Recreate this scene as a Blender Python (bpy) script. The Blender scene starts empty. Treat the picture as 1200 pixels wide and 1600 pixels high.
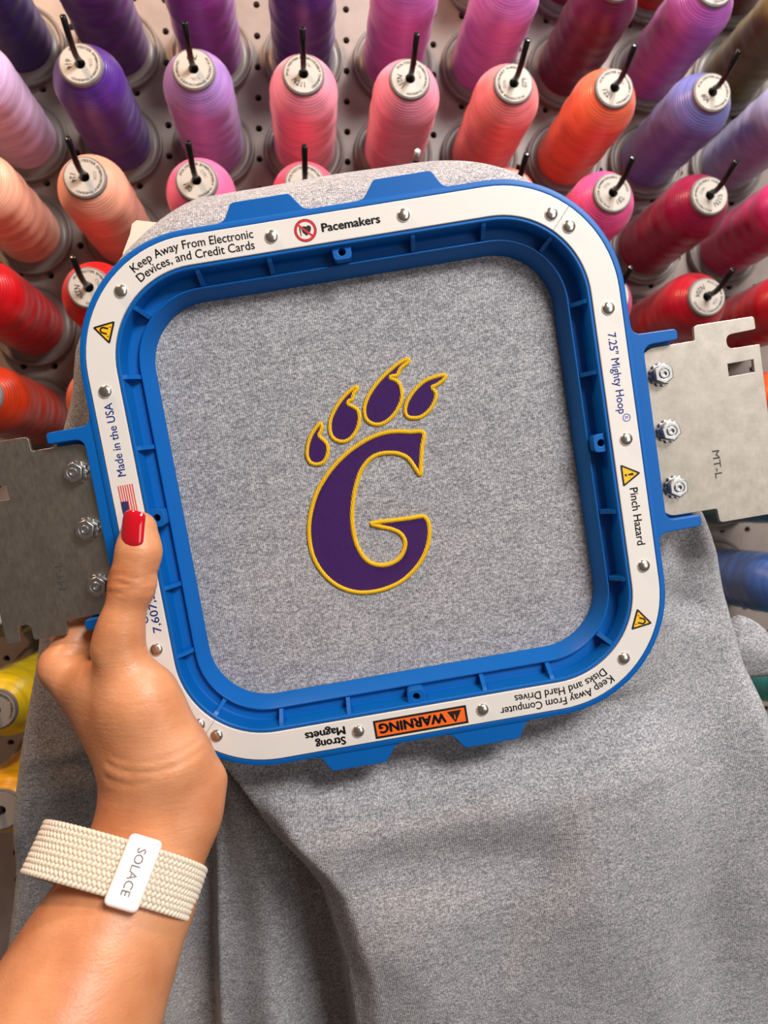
import bpy, bmesh, math, random
import numpy as np
from mathutils import Matrix, Vector

random.seed(7)
rng = np.random.default_rng(7)
scene = bpy.context.scene
COL = scene.collection

# ------------------------------------------------------------------ frames
# peg board frame: X right, Y up, Z out of the board (mm); world: x = X, y = -Z, z = Y + lift (m)
LIFT = 1500.0
WB = np.array([[1, 0, 0], [0, 0, -1], [0, 1, 0]], float)
RB = np.array([[0.9949047074444894, -0.007831538088977432, 0.10051512381704128],
               [0.015454745872722928, 0.9970420260492754, -0.0752884394948205],
               [-0.09962817841757318, 0.07645825856450428, 0.992082839667373]])
TB = np.array([-32.831665902886456, 433.133648133333, -623.3993283706393])
RH = np.array([[0.9857799473119058, -0.16498896519172895, 0.031883174915557685],
               [0.16709774069259226, 0.9825176264686748, -0.08208202442550816],
               [-0.01778315307151123, 0.0862424202079288, 0.9961154573760581]])
TH = np.array([-1.6085659628975315, 13.663957347097103, -314.0])
FPX = 1130.0

def b2w(p):
    return (WB @ np.asarray(p, float) + np.array([0, 0, LIFT])) / 1000.0

def c2w(p):                                   # viewer frame (mm) -> world (m)
    p = np.asarray(p, float)
    return ((p - TB) @ RB) @ WB.T / 1000.0 + np.array([0, 0, LIFT / 1000.0])

def cp(px, py, depth):                        # photo pixel at a distance -> viewer frame (mm)
    return np.array([(px - 600) / FPX * depth, -(py - 800) / FPX * depth, -depth])

def hxy(px, py, z):                           # photo pixel on a hoop-parallel plane -> hoop frame (mm)
    d = np.array([(px - 600) / FPX, -(py - 800) / FPX, -1.0]); n = RH[:, 2]; t = TH + n * z
    return (RH.T @ (d * ((n @ t) / (n @ d)) - TH))[:2]

def mat4(rot, loc):
    m = Matrix([list(map(float, r)) + [float(l)] for r, l in zip(rot, loc)] + [[0, 0, 0, 1]])
    return m

CAM_ROT = WB @ RB.T
HOOP_ROT = WB @ RB.T @ RH
HOOP_LOC = c2w(TH)
HOOP_M = mat4(HOOP_ROT, HOOP_LOC)

# ------------------------------------------------------------------ camera, world, lights, exposure
cam_d = bpy.data.cameras.new('camera')
cam = bpy.data.objects.new('camera', cam_d); COL.objects.link(cam)
cam_d.sensor_fit = 'VERTICAL'; cam_d.sensor_height = 36.0; cam_d.sensor_width = 27.0
cam_d.lens = 36.0 * FPX / 1600.0
cam_d.clip_start = 0.01; cam_d.clip_end = 20
cam.matrix_world = mat4(CAM_ROT, c2w([0, 0, 0]))
cam_d.dof.use_dof = True; cam_d.dof.focus_distance = 0.318; cam_d.dof.aperture_fstop = 13.0
scene.camera = cam
CAM = c2w([0, 0, 0])

world = bpy.data.worlds.new('world'); scene.world = world; world.use_nodes = True
wb = world.node_tree.nodes['Background']
wb.inputs[0].default_value = (1.0, 0.80, 0.68, 1); wb.inputs[1].default_value = 0.12

def area(name, loc, target, size, power, color):
    l = bpy.data.lights.new(name, 'AREA'); l.shape = 'RECTANGLE'
    l.size, l.size_y = size; l.energy = power; l.color = color
    o = bpy.data.objects.new(name, l); COL.objects.link(o)
    o.location = loc
    o.rotation_euler = (Vector(target) - Vector(loc)).to_track_quat('-Z', 'Y').to_euler()
    return o

TGT = tuple(HOOP_LOC)
HX, HY, HZ = TGT
area('ceiling_lamp', (HX + 0.45, HY - 0.85, HZ + 0.78), TGT, (0.50, 0.36), 19, (1.0, 0.97, 0.95))
area('ceiling_lamp', (HX - 0.45, HY - 0.08, HZ + 0.72), (HX, HY + 0.3, HZ + 0.25), (0.10, 0.10), 4.8, (1.0, 0.60, 0.36))
area('ceiling_lamp', (HX + 0.30, HY + 0.02, HZ + 0.75), (HX, HY + 0.3, HZ + 0.25), (0.10, 0.10), 4.5, (1.0, 0.94, 0.90))
area('added_reflection_light', (HX + 0.95, HY - 1.55, HZ + 0.00), TGT, (0.8, 1.0), 5.2, (1.0, 0.97, 0.92))  # area light added for the right bracket's bright reflection, no actual window

vs = scene.view_settings
vs.view_transform = 'Standard'; vs.look = 'None'; vs.gamma = 1.0; vs.use_curve_mapping = False
vs.exposure = 0.0

# ------------------------------------------------------------------ helpers
def lin(c):
    if isinstance(c, str):
        c = tuple(int(c[i:i + 2], 16) for i in (0, 2, 4))
    return tuple(((v / 255) / 12.92 if v / 255 <= 0.04045 else ((v / 255 + 0.055) / 1.055) ** 2.4) for v in c) + (1.0,)

def new_mat(name, color=(200, 200, 200), rough=0.5, metal=0.0, spec=0.5):
    m = bpy.data.materials.new(name); m.use_nodes = True
    b = m.node_tree.nodes['Principled BSDF']
    b.inputs['Base Color'].default_value = lin(color)
    b.inputs['Roughness'].default_value = rough
    b.inputs['Metallic'].default_value = metal
    b.inputs['Specular IOR Level'].default_value = spec
    return m

def N(m, kind, **kw):
    n = m.node_tree.nodes.new(kind)
    for k, v in kw.items():
        if k.startswith('_'):
            setattr(n, k[1:], v)
        else:
            n.inputs[k].default_value = v
    return n

def L(m, a, b):
    m.node_tree.links.new(a, b)

def P(m):
    return m.node_tree.nodes['Principled BSDF']

def mapped(m, scale, rot=(0, 0, 0)):
    tc = N(m, 'ShaderNodeTexCoord'); mp = N(m, 'ShaderNodeMapping')
    mp.inputs['Scale'].default_value = scale; mp.inputs['Rotation'].default_value = rot
    L(m, tc.outputs['Object'], mp.inputs['Vector'])
    return mp.outputs['Vector']

def ramp(m, fac, stops):
    r = N(m, 'ShaderNodeValToRGB'); e = r.color_ramp.elements
    while len(e) < len(stops): e.new(0.5)
    for el, (p, c) in zip(e, stops):
        el.position = p; el.color = c
    L(m, fac, r.inputs['Fac'])
    return r.outputs['Color']

def bump(m, h, strength, dist, normal=None):
    b = N(m, 'ShaderNodeBump'); b.inputs['Strength'].default_value = strength; b.inputs['Distance'].default_value = dist
    L(m, h, b.inputs['Height'])
    if normal is not None: L(m, normal, b.inputs['Normal'])
    return b.outputs['Normal']

def mesh_data(name, verts, faces, smooth=False):
    me = bpy.data.meshes.new(name)
    v = np.asarray(verts, float) * 0.001
    me.from_pydata(v.tolist(), [], [list(map(int, f)) for f in faces])
    me.validate(); me.update()
    if smooth:
        me.polygons.foreach_set('use_smooth', [True] * len(me.polygons))
    return me

def link(name, me, mat, parent=None):
    o = bpy.data.objects.new(name, me); COL.objects.link(o)
    if mat is not None and len(me.materials) == 0: me.materials.append(mat)
    if parent is not None: o.parent = parent
    return o

def mesh_obj(name, verts, faces, mat, parent=None, smooth=False):
    return link(name, mesh_data(name, verts, faces, smooth), mat, parent)

def tag(o, label=None, cat=None, group=None, kind=None):
    if label: o['label'] = label
    if cat: o['category'] = cat
    if group: o['group'] = group
    if kind: o['kind'] = kind
    return o

def empty(name, m=None):
    o = bpy.data.objects.new(name, None); COL.objects.link(o)
    o.empty_display_size = 0.02
    if m is not None: o.matrix_world = m
    return o

def auto_smooth(o, ang=35):
    me = o.data
    me.polygons.foreach_set('use_smooth', [True] * len(me.polygons))
    me.set_sharp_from_angle(angle=math.radians(ang))

def curve_mesh(name, loops, thick=0.0, bev=0.0, smooth=True):
    """flat shape (outline + holes, mm) with thickness centred on z = 0, as mesh data"""
    cu = bpy.data.curves.new(name, 'CURVE'); cu.dimensions = '2D'; cu.fill_mode = 'BOTH'
    for lp in loops:
        s = cu.splines.new('POLY'); s.points.add(len(lp) - 1)
        for p, (x, y) in zip(s.points, lp): p.co = (x * .001, y * .001, 0, 1)
        s.use_cyclic_u = True
    cu.extrude = max(0, thick / 2 - bev) * .001
    if bev > 0:
        cu.bevel_depth = bev * .001; cu.bevel_resolution = 2; cu.offset = -bev * .001
    ob = bpy.data.objects.new('tmp', cu)
    me = bpy.data.meshes.new_from_object(ob)
    bpy.data.objects.remove(ob); bpy.data.curves.remove(cu)
    me.name = name; me.materials.clear()
    return me

def plate(name, loops, z0, z1, mat, parent, bev=0.3):
    me = curve_mesh(name, loops, z1 - z0, bev)
    me.transform(Matrix.Translation((0, 0, (z0 + z1) / 2 * .001)))
    o = link(name, me, mat, parent)
    bm = bmesh.new(); bm.from_mesh(me); bmesh.ops.remove_doubles(bm, verts=bm.verts, dist=1e-6)
    bmesh.ops.recalc_face_normals(bm, faces=bm.faces); bm.to_mesh(me); bm.free()
    auto_smooth(o, 14)
    return o

def text_data(body, size=1.0, bold=0.0, align='LEFT', spacing=1.0):
    """text as verts/faces in mm, baseline at v = 0"""
    cu = bpy.data.curves.new('t', 'FONT'); cu.body = body; cu.size = 1.0
    cu.align_x = align; cu.space_character = spacing
    cu.resolution_u = 3
    ob = bpy.data.objects.new('tmp', cu)
    me = bpy.data.meshes.new_from_object(ob)
    v = np.array([list(x.co) for x in me.vertices])[:, :2] * size
    f = [list(p.vertices) for p in me.polygons]
    bpy.data.objects.remove(ob); bpy.data.curves.remove(cu); bpy.data.meshes.remove(me)
    if bold > 0:                               # heavier weight: copies a hair apart
        n = len(v); off = [(-bold, 0), (bold, 0), (0, bold * .8), (0, -bold * .8)]
        f = [[i + n * k for i in q] for k in range(4) for q in f]
        v = np.vstack([v + np.array(o) * size for o in off])
    return v, f

def rnd_poly(pts, r, seg=5):
    """round the corners of a polygon; r one number or per-point list"""
    out = []; n = len(pts)
    for i, p in enumerate(pts):
        ri = r[i] if isinstance(r, (list, tuple)) else r
        p = np.array(p, float); a = np.array(pts[i - 1], float) - p; b = np.array(pts[(i + 1) % n], float) - p
        la, lb = np.linalg.norm(a), np.linalg.norm(b); a /= la; b /= lb
        ang = math.acos(max(-1, min(1, a @ b)))
        if ri <= 0 or ang > 3.05: out.append(tuple(p)); continue
        t = min(ri / math.tan(ang / 2), la * .49, lb * .49)
        for k in range(seg + 1):
            u = k / seg
            out.append(tuple((1 - u) ** 2 * (p + a * t) + 2 * u * (1 - u) * p + u * u * (p + b * t)))
    return out

def lathe(profile, seg=32, close_top=False, close_bot=False):
    v = []; f = []
    for r, z in profile:
        for k in range(seg):
            a = 2 * math.pi * k / seg; v.append((r * math.cos(a), r * math.sin(a), z))
    for i in range(len(profile) - 1):
        for k in range(seg):
            k2 = (k + 1) % seg
            f.append((i * seg + k, i * seg + k2, (i + 1) * seg + k2, (i + 1) * seg + k))
    if close_bot: f.append(tuple(range(seg - 1, -1, -1)))
    if close_top: f.append(tuple(range((len(profile) - 1) * seg, len(profile) * seg)))
    return v, f

def tube(path, radii, seg=10, caps=True):
    path = [np.array(p, float) for p in path]; v = []; f = []
    n = len(path); up = np.array([0.3, 0.9, 0.2])
    for i, p in enumerate(path):
        t = path[min(i + 1, n - 1)] - path[max(i - 1, 0)]; t /= np.linalg.norm(t)
        a = np.cross(t, up); a /= np.linalg.norm(a); b = np.cross(t, a)
        r = radii[i] if hasattr(radii, '__len__') else radii
        for k in range(seg):
            th = 2 * math.pi * k / seg
            v.append(p + (a * math.cos(th) + b * math.sin(th)) * r)
    for i in range(n - 1):
        for k in range(seg):
            k2 = (k + 1) % seg
            f.append((i * seg + k, i * seg + k2, (i + 1) * seg + k2, (i + 1) * seg + k))
    if caps:
        f.append(tuple(range(seg - 1, -1, -1))); f.append(tuple(range((n - 1) * seg, n * seg)))
    return v, f

def catmull(pts, step, closed=True):
    pts = [np.array(p, float) for p in pts]; n = len(pts); dense = []
    for i in range(n if closed else n - 1):
        p0 = pts[(i - 1) % n]; p1 = pts[i]; p2 = pts[(i + 1) % n]; p3 = pts[(i + 2) % n]
        if not closed:
            if i == 0: p0 = p1
            if i == n - 2: p3 = p2
        for k in range(12):
            t = k / 12
            dense.append(0.5 * ((2 * p1) + (-p0 + p2) * t + (2 * p0 - 5 * p1 + 4 * p2 - p3) * t * t + (-p0 + 3 * p1 - 3 * p2 + p3) * t ** 3))
    dense = np.array(dense)
    q = np.vstack([dense, dense[:1]]) if closed else np.vstack([dense, pts[-1][None]])
    s = np.concatenate([[0], np.cumsum(np.linalg.norm(np.diff(q, axis=0), axis=1))])
    m = max(8, int(s[-1] / step)); u = np.linspace(0, s[-1], m, endpoint=not closed)
    return np.stack([np.interp(u, s, q[:, k]) for k in range(q.shape[1])], 1)

def sstep(a, b, x):
    t = np.clip((x - a) / (b - a), 0, 1); return t * t * (3 - 2 * t)

# ------------------------------------------------------------------ materials
def m_pegboard():
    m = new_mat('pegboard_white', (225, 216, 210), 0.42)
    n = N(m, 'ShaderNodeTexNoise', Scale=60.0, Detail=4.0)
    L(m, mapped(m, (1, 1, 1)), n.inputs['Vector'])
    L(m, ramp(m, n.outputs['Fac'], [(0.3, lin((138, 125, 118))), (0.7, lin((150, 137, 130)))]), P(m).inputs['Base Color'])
    return m

def m_thread():
    m = new_mat('thread', (200, 100, 150), 0.34, 0, 0.6)
    oi = N(m, 'ShaderNodeObjectInfo')
    vec = mapped(m, (1, 1, 1))
    w = N(m, 'ShaderNodeTexWave', _wave_type='BANDS', _bands_direction='Z', Scale=190.0, Distortion=1.6, Detail=2.0)
    w.inputs['Detail Scale'].default_value = 0.4
    L(m, vec, w.inputs['Vector'])
    n = N(m, 'ShaderNodeTexNoise', Scale=1.0, Detail=3.0)
    L(m, mapped(m, (40, 40, 420)), n.inputs['Vector'])
    mix = N(m, 'ShaderNodeMix', _data_type='RGBA', _blend_type='MULTIPLY')
    mix.inputs['Factor'].default_value = 1.0
    L(m, oi.outputs['Color'], mix.inputs['A'])
    L(m, ramp(m, n.outputs['Fac'], [(0.3, (0.78, 0.76, 0.78, 1)), (0.75, (1.12, 1.12, 1.12, 1))]), mix.inputs['B'])
    L(m, mix.outputs['Result'], P(m).inputs['Base Color'])
    nrm = bump(m, w.outputs['Fac'], 0.35, 0.0004)
    nrm = bump(m, n.outputs['Fac'], 0.25, 0.0006, nrm)
    L(m, nrm, P(m).inputs['Normal'])
    P(m).inputs['Sheen Weight'].default_value = 0.15
    P(m).inputs['Sheen Roughness'].default_value = 0.4
    return m

def m_heather():
    m = new_mat('heather_grey_fleece', (160, 158, 160), 0.92, 0, 0.15)
    fine = N(m, 'ShaderNodeTexNoise', Scale=1.0, Detail=2.0, Roughness=0.7)
    L(m, mapped(m, (900, 1250, 700)), fine.inputs['Vector'])
    streak = N(m, 'ShaderNodeTexNoise', Scale=1.0, Detail=4.0, Roughness=0.72)
    L(m, mapped(m, (130, 520, 220), (0, 0, 0.12)), streak.inputs['Vector'])
    big = N(m, 'ShaderNodeTexNoise', Scale=1.0, Detail=2.0)
    L(m, mapped(m, (22, 70, 28), (0, 0, 0.1)), big.inputs['Vector'])
    c1 = ramp(m, fine.outputs['Fac'], [(0.30, lin((112, 111, 116))), (0.50, lin((160, 159, 162))), (0.70, lin((206, 204, 204)))])
    c2 = ramp(m, streak.outputs['Fac'], [(0.30, (0.62, 0.62, 0.64, 1)), (0.52, (1.0, 1.0, 1.0, 1)), (0.75, (1.16, 1.16, 1.16, 1))])
    mix = N(m, 'ShaderNodeMix', _data_type='RGBA', _blend_type='MULTIPLY'); mix.inputs['Factor'].default_value = 0.8
    L(m, c1, mix.inputs['A']); L(m, c2, mix.inputs['B'])
    c3 = ramp(m, big.outputs['Fac'], [(0.3, (0.93, 0.93, 0.94, 1)), (0.7, (1.05, 1.05, 1.05, 1))])
    mix2 = N(m, 'ShaderNodeMix', _data_type='RGBA', _blend_type='MULTIPLY'); mix2.inputs['Factor'].default_value = 1.0
    L(m, mix.outputs['Result'], mix2.inputs['A']); L(m, c3, mix2.inputs['B'])
    L(m, mix2.outputs['Result'], P(m).inputs['Base Color'])
    w = N(m, 'ShaderNodeTexWave', _wave_type='BANDS', _bands_direction='X', Scale=330.0, Distortion=2.5, Detail=2.0)
    w.inputs['Detail Scale'].default_value = 1.5
    L(m, mapped(m, (1, 1, 1)), w.inputs['Vector'])
    nrm = bump(m, w.outputs['Fac'], 0.3, 0.0004)
    nrm = bump(m, fine.outputs['Fac'], 0.5, 0.0005, nrm)
    L(m, nrm, P(m).inputs['Normal'])
    P(m).inputs['Sheen Weight'].default_value = 0.12
    return m

def m_blue():
    m = new_mat('blue_plastic', (0, 94, 174), 0.42, 0, 0.3)
    n = N(m, 'ShaderNodeTexNoise', Scale=900.0, Detail=2.0)
    L(m, mapped(m, (1, 1, 1)), n.inputs['Vector'])
    L(m, bump(m, n.outputs['Fac'], 0.06, 0.0003), P(m).inputs['Normal'])
    return m

def m_steel(name, col, rough):
    m = new_mat(name, col, rough, 1.0)
    n = N(m, 'ShaderNodeTexNoise', Scale=1.0, Detail=5.0, Roughness=0.7)
    L(m, mapped(m, (130, 130, 130)), n.inputs['Vector'])
    f = N(m, 'ShaderNodeTexNoise', Scale=1.0, Detail=3.0)
    L(m, mapped(m, (700, 260, 300)), f.inputs['Vector'])
    c = np.array(lin(col)[:3])
    L(m, ramp(m, n.outputs['Fac'], [(0.3, tuple(c * 0.84) + (1,)), (0.7, tuple(np.minimum(c * 1.1, 1)) + (1,))]), P(m).inputs['Base Color'])
    mr = N(m, 'ShaderNodeMapRange'); mr.inputs['To Min'].default_value = rough - 0.07; mr.inputs['To Max'].default_value = rough + 0.1
    L(m, f.outputs['Fac'], mr.inputs['Value']); L(m, mr.outputs['Result'], P(m).inputs['Roughness'])
    sc_ = N(m, 'ShaderNodeTexNoise', Scale=1.0, Detail=5.0, Roughness=0.8)
    L(m, mapped(m, (1500, 60, 300), (0, 0, 0.06)), sc_.inputs['Vector'])
    nrm = bump(m, f.outputs['Fac'], 0.10, 0.0002)
    L(m, bump(m, sc_.outputs['Fac'], 0.12, 0.0002, nrm), P(m).inputs['Normal'])
    return m

def m_skin():
    m = new_mat('skin', (210, 142, 100), 0.42, 0, 0.5)
    n = N(m, 'ShaderNodeTexNoise', Scale=1.0, Detail=4.0)
    L(m, mapped(m, (38, 38, 38)), n.inputs['Vector'])
    L(m, ramp(m, n.outputs['Fac'], [(0.28, lin((192, 120, 78))), (0.52, lin((212, 144, 100))), (0.75, lin((222, 160, 120)))]), P(m).inputs['Base Color'])
    v = N(m, 'ShaderNodeTexVoronoi', Scale=1.0, _feature='DISTANCE_TO_EDGE')
    L(m, mapped(m, (520, 900, 520), (0, 0, 0.2)), v.inputs['Vector'])
    w = N(m, 'ShaderNodeTexNoise', Scale=1.0, Detail=4.0, Roughness=0.65)
    L(m, mapped(m, (90, 160, 430), (0.1, 0.1, 0.0)), w.inputs['Vector'])
    nrm = bump(m, v.outputs['Distance'], 0.15, 0.0006)
    nrm = bump(m, w.outputs['Fac'], 0.24, 0.0010, nrm)
    L(m, nrm, P(m).inputs['Normal'])
    P(m).inputs['Subsurface Weight'].default_value = 0.18
    P(m).inputs['Subsurface Radius'].default_value = (1.0, 0.35, 0.18)
    P(m).inputs['Subsurface Scale'].default_value = 0.004
    return m

def m_stitch(name, col, rot, dark):
    m = new_mat(name, col, 0.42, 0, 0.5)
    w = N(m, 'ShaderNodeTexWave', _wave_type='BANDS', _bands_direction='X', Scale=420.0, Distortion=1.2, Detail=1.0)
    L(m, mapped(m, (1, 1, 1), (0, 0, rot)), w.inputs['Vector'])
    n = N(m, 'ShaderNodeTexNoise', Scale=1.0, Detail=2.0)
    L(m, mapped(m, (700, 240, 300), (0, 0, rot)), n.inputs['Vector'])
    L(m, ramp(m, w.outputs['Fac'], [(0.2, lin(dark)), (0.7, lin(col))]), P(m).inputs['Base Color'])
    nrm = bump(m, w.outputs['Fac'], 0.6, 0.0004)
    nrm = bump(m, n.outputs['Fac'], 0.3, 0.0003, nrm)
    L(m, nrm, P(m).inputs['Normal'])
    return m

M = dict(
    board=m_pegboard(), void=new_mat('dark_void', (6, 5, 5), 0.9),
    thread=m_thread(), flange=new_mat('frosted_plastic', (164, 154, 148), 0.38), core=new_mat('grey_plastic_core', (118, 113, 111), 0.4),
    label=new_mat('paper_label', (186, 178, 169), 0.65), ink=new_mat('black_ink', (22, 20, 22), 0.5), grey_ink=new_mat('grey_ink', (62, 60, 60), 0.6),
    hook=new_mat('black_enamel', (10, 10, 11), 0.28), cap_white=new_mat('white_cap', (225, 222, 218), 0.4),
    heather=m_heather(), blue=m_blue(), strip=new_mat('white_strip', (228, 222, 216), 0.34),
    rivet=new_mat('polished_rivet', (225, 222, 215), 0.25, 1.0),
    steel=m_steel('galvanised_steel', (182, 174, 164), 0.40), zinc=new_mat('zinc_nut', (190, 190, 190), 0.34, 1.0),
    blue_ink=new_mat('blue_ink', (40, 72, 168), 0.5), red_ink=new_mat('red_ink', (200, 24, 40), 0.5), flag_red=new_mat('flag_red', (214, 70, 62), 0.5),
    flag_blue=new_mat('flag_blue', (52, 48, 96), 0.5),
    orange_ink=new_mat('orange_ink', (248, 106, 28), 0.45), yellow_ink=new_mat('yellow_ink', (250, 190, 20), 0.45),
    scuff=new_mat('scuffed_stamp', (112, 108, 104), 0.5, 0.3),
    purple=m_stitch('purple_stitching', (76, 34, 112), 0.95, (44, 16, 70)), gold=m_stitch('gold_stitching', (255, 208, 0), 0.0, (232, 168, 0)),
    skin=m_skin(), nail=new_mat('red_nail_polish', (196, 4, 30), 0.06, 0, 0.7),
    braid=new_mat('cream_nylon', (222, 207, 186), 0.6), plate=new_mat('white_glazed_plate', (246, 236, 228), 0.22),
    plate_ink=new_mat('soft_grey_ink', (164, 152, 156), 0.5), backing=new_mat('cream_backing', (236, 222, 204), 0.9),
)
P(M['nail']).inputs['Coat Weight'].default_value = 1.0
P(M['nail']).inputs['Coat Roughness'].default_value = 0.03
P(M['flange']).inputs['Transmission Weight'].default_value = 0.55
P(M['braid']).inputs['Sheen Weight'].default_value = 0.3
for nm in ('braid',):
    nn = N(M[nm], 'ShaderNodeTexNoise', Scale=1.0, Detail=2.0); L(M[nm], mapped(M[nm], (900, 900, 900)), nn.inputs['Vector'])
    L(M[nm], bump(M[nm], nn.outputs['Fac'], 0.4, 0.0004), P(M[nm]).inputs['Normal'])

# ------------------------------------------------------------------ the peg board wall
def build_board():
    g = 25.4; r = 2.9; seg = 12; v = []; f = []; deep = -6.0
    X0, X1, Y0, Y1 = -24, 28, -36, 8
    for j in range(Y0, Y1):
        for i in range(X0, X1):
            cx, cy = i * g, j * g; b = len(v)
            for k in range(seg):
                a = 2 * math.pi * (k + .5) / seg; c, s = math.cos(a), math.sin(a)
                q = g / 2 / max(abs(c), abs(s)); v.append((cx + c * q, cy + s * q, 0))
            for k in range(seg):
                a = 2 * math.pi * (k + .5) / seg; v.append((cx + r * math.cos(a), cy + r * math.sin(a), 0))
            for k in range(seg):
                a = 2 * math.pi * (k + .5) / seg; v.append((cx + r * math.cos(a), cy + r * math.sin(a), deep))
            for k in range(seg):
                k2 = (k + 1) % seg
                f.append((b + k, b + k2, b + seg + k2, b + seg + k))
                f.append((b + seg + k, b + seg + k2, b + 2 * seg + k2, b + 2 * seg + k))
            # the cell's corners (a 12-gon leaves none out: its points at 45 degrees are missing)
            for q in range(4):
                a = math.pi / 4 + q * math.pi / 2
                k = int((a / (2 * math.pi)) * seg - .5) % seg
                c = len(v); v.append((cx + math.copysign(g / 2, math.cos(a)), cy + math.copysign(g / 2, math.sin(a)), 0))
                f.append((b + k, c, b + (k + 1) % seg))
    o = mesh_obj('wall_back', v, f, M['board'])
    o.matrix_world = mat4(WB, b2w((0, 0, 0)))
    tag(o, 'white perforated pegboard wall with rows of round black holes', kind='structure')
    w, h = (X1 - X0) * g / 2, (Y1 - Y0) * g / 2; cx, cy = (X0 + X1 - 1) * g / 2, (Y0 + Y1 - 1) * g / 2
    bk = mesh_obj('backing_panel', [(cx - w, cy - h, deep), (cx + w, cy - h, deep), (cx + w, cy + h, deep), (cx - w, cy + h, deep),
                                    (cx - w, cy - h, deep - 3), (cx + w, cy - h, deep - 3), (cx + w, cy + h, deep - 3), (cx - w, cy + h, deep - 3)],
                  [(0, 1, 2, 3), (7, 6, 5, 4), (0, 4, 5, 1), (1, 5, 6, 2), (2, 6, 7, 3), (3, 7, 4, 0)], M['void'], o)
    return o
build_board()

# ------------------------------------------------------------------ thread spools on peg hooks
TILT = math.atan(0.0755)
def winding_mesh(seed):
    r_ = np.random.default_rng(seed); ph = r_.uniform(0, 6.28, 6)
    zs = np.concatenate([np.linspace(6.5, 88, 44), np.linspace(89, 109.2, 16)])
    seg = 40; v = []; f = []
    for z in zs:
        if z < 88: rad = 25.4
        else:
            t = (z - 88) / 21.2; rad = 25.4 - 10.6 * (t ** 1.75)
        for k in range(seg):
            a = 2 * math.pi * k / seg
            w = 0.28 * math.sin(z * 0.46 + 1.8 * math.sin(a + ph[0]) + ph[1]) + 0.38 * math.sin(z * 0.21 + 1.2 * math.sin(a + ph[2]) + ph[3])
            w *= float(sstep(4, 20, z) * (1 - sstep(74, 90, z)))
            v.append(((rad + w) * math.cos(a), (rad + w) * math.sin(a), z))
    n = len(zs)
    for i in range(n - 1):
        for k in range(seg):
            k2 = (k + 1) % seg
            f.append((i * seg + k, i * seg + k2, (i + 1) * seg + k2, (i + 1) * seg + k))
    return mesh_data('thread_winding', v, f, True)

WIND = [winding_mesh(s) for s in range(4)]
FL = mesh_data('base_flange', *lathe([(4, 0.3), (33.5, 0.3), (34, 0.8), (34, 4.2), (33.4, 4.8), (32.2, 4.8), (31.6, 4.0), (30.5, 3.0), (27.5, 3.4), (25.5, 6.2), (24.5, 7.5), (4, 7.5)], 40), True)
CORE = mesh_data('core_neck', *lathe([(12, 103), (15.2, 103.4), (15.2, 108), (14.9, 110.4), (14.6, 111.3), (13.9, 111.6), (13.7, 111.4), (13.6, 111.0)], 36), True)
def label_mesh():
    v, f = lathe([(3.6, 104), (3.6, 111.9), (13.5, 111.9), (13.6, 111.5)], 36)
    return mesh_data('label_disc', v, f)
LAB = label_mesh()
HOLE = mesh_data('core_hole', *lathe([(3.6, 105.5), (0.01, 105.5)], 20))
def ring_text(body, r, start, span_deg, size, z):
    v, f = text_data(body, 1.0, 0.02); w = v[:, 0].max(); sc = math.radians(span_deg) * r / w
    u = v * [sc, size]
    a = math.radians(start) - u[:, 0] / r; rr = r + u[:, 1]
    return np.stack([rr * np.cos(a), rr * np.sin(a), np.full(len(a), z)], 1), f
RT_v, RT_f = ring_text('POLYESTER EMBROIDERY THREAD', 10.6, 215, 250, 2.5, 112.0)
cv, cf = text_data('COL:', 3.0, 0.0, 'CENTER')
cv3 = np.stack([cv[:, 0], cv[:, 1] + 6.2, np.full(len(cv), 112.0)], 1)
RINGTXT = mesh_data('printed_ring', np.vstack([RT_v, cv3]), RT_f + [[i + len(RT_v) for i in q] for q in cf])

def hook_mesh():
    pth = [(0, 0, -4), (0, 0, 40), (0, 0, 116)]
    a, b, c = np.array((0, -1.2, 116.)), np.array((0, -1.2, 126.)), np.array((0, 8.5, 146.))
    for k in range(1, 8):
        t = k / 8; pth.append(tuple((1 - t) ** 2 * a + 2 * t * (1 - t) * b + t * t * (b + (c - b) * .45)))
    pth.append(tuple(c)); pth.append(tuple(c + (c - b) * .01))
    rad = [2.1] * (len(pth) - 1) + [1.5]
    return mesh_data('peg_hook', *tube(pth, rad, 10), True)
HOOK = hook_mesh()

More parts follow.
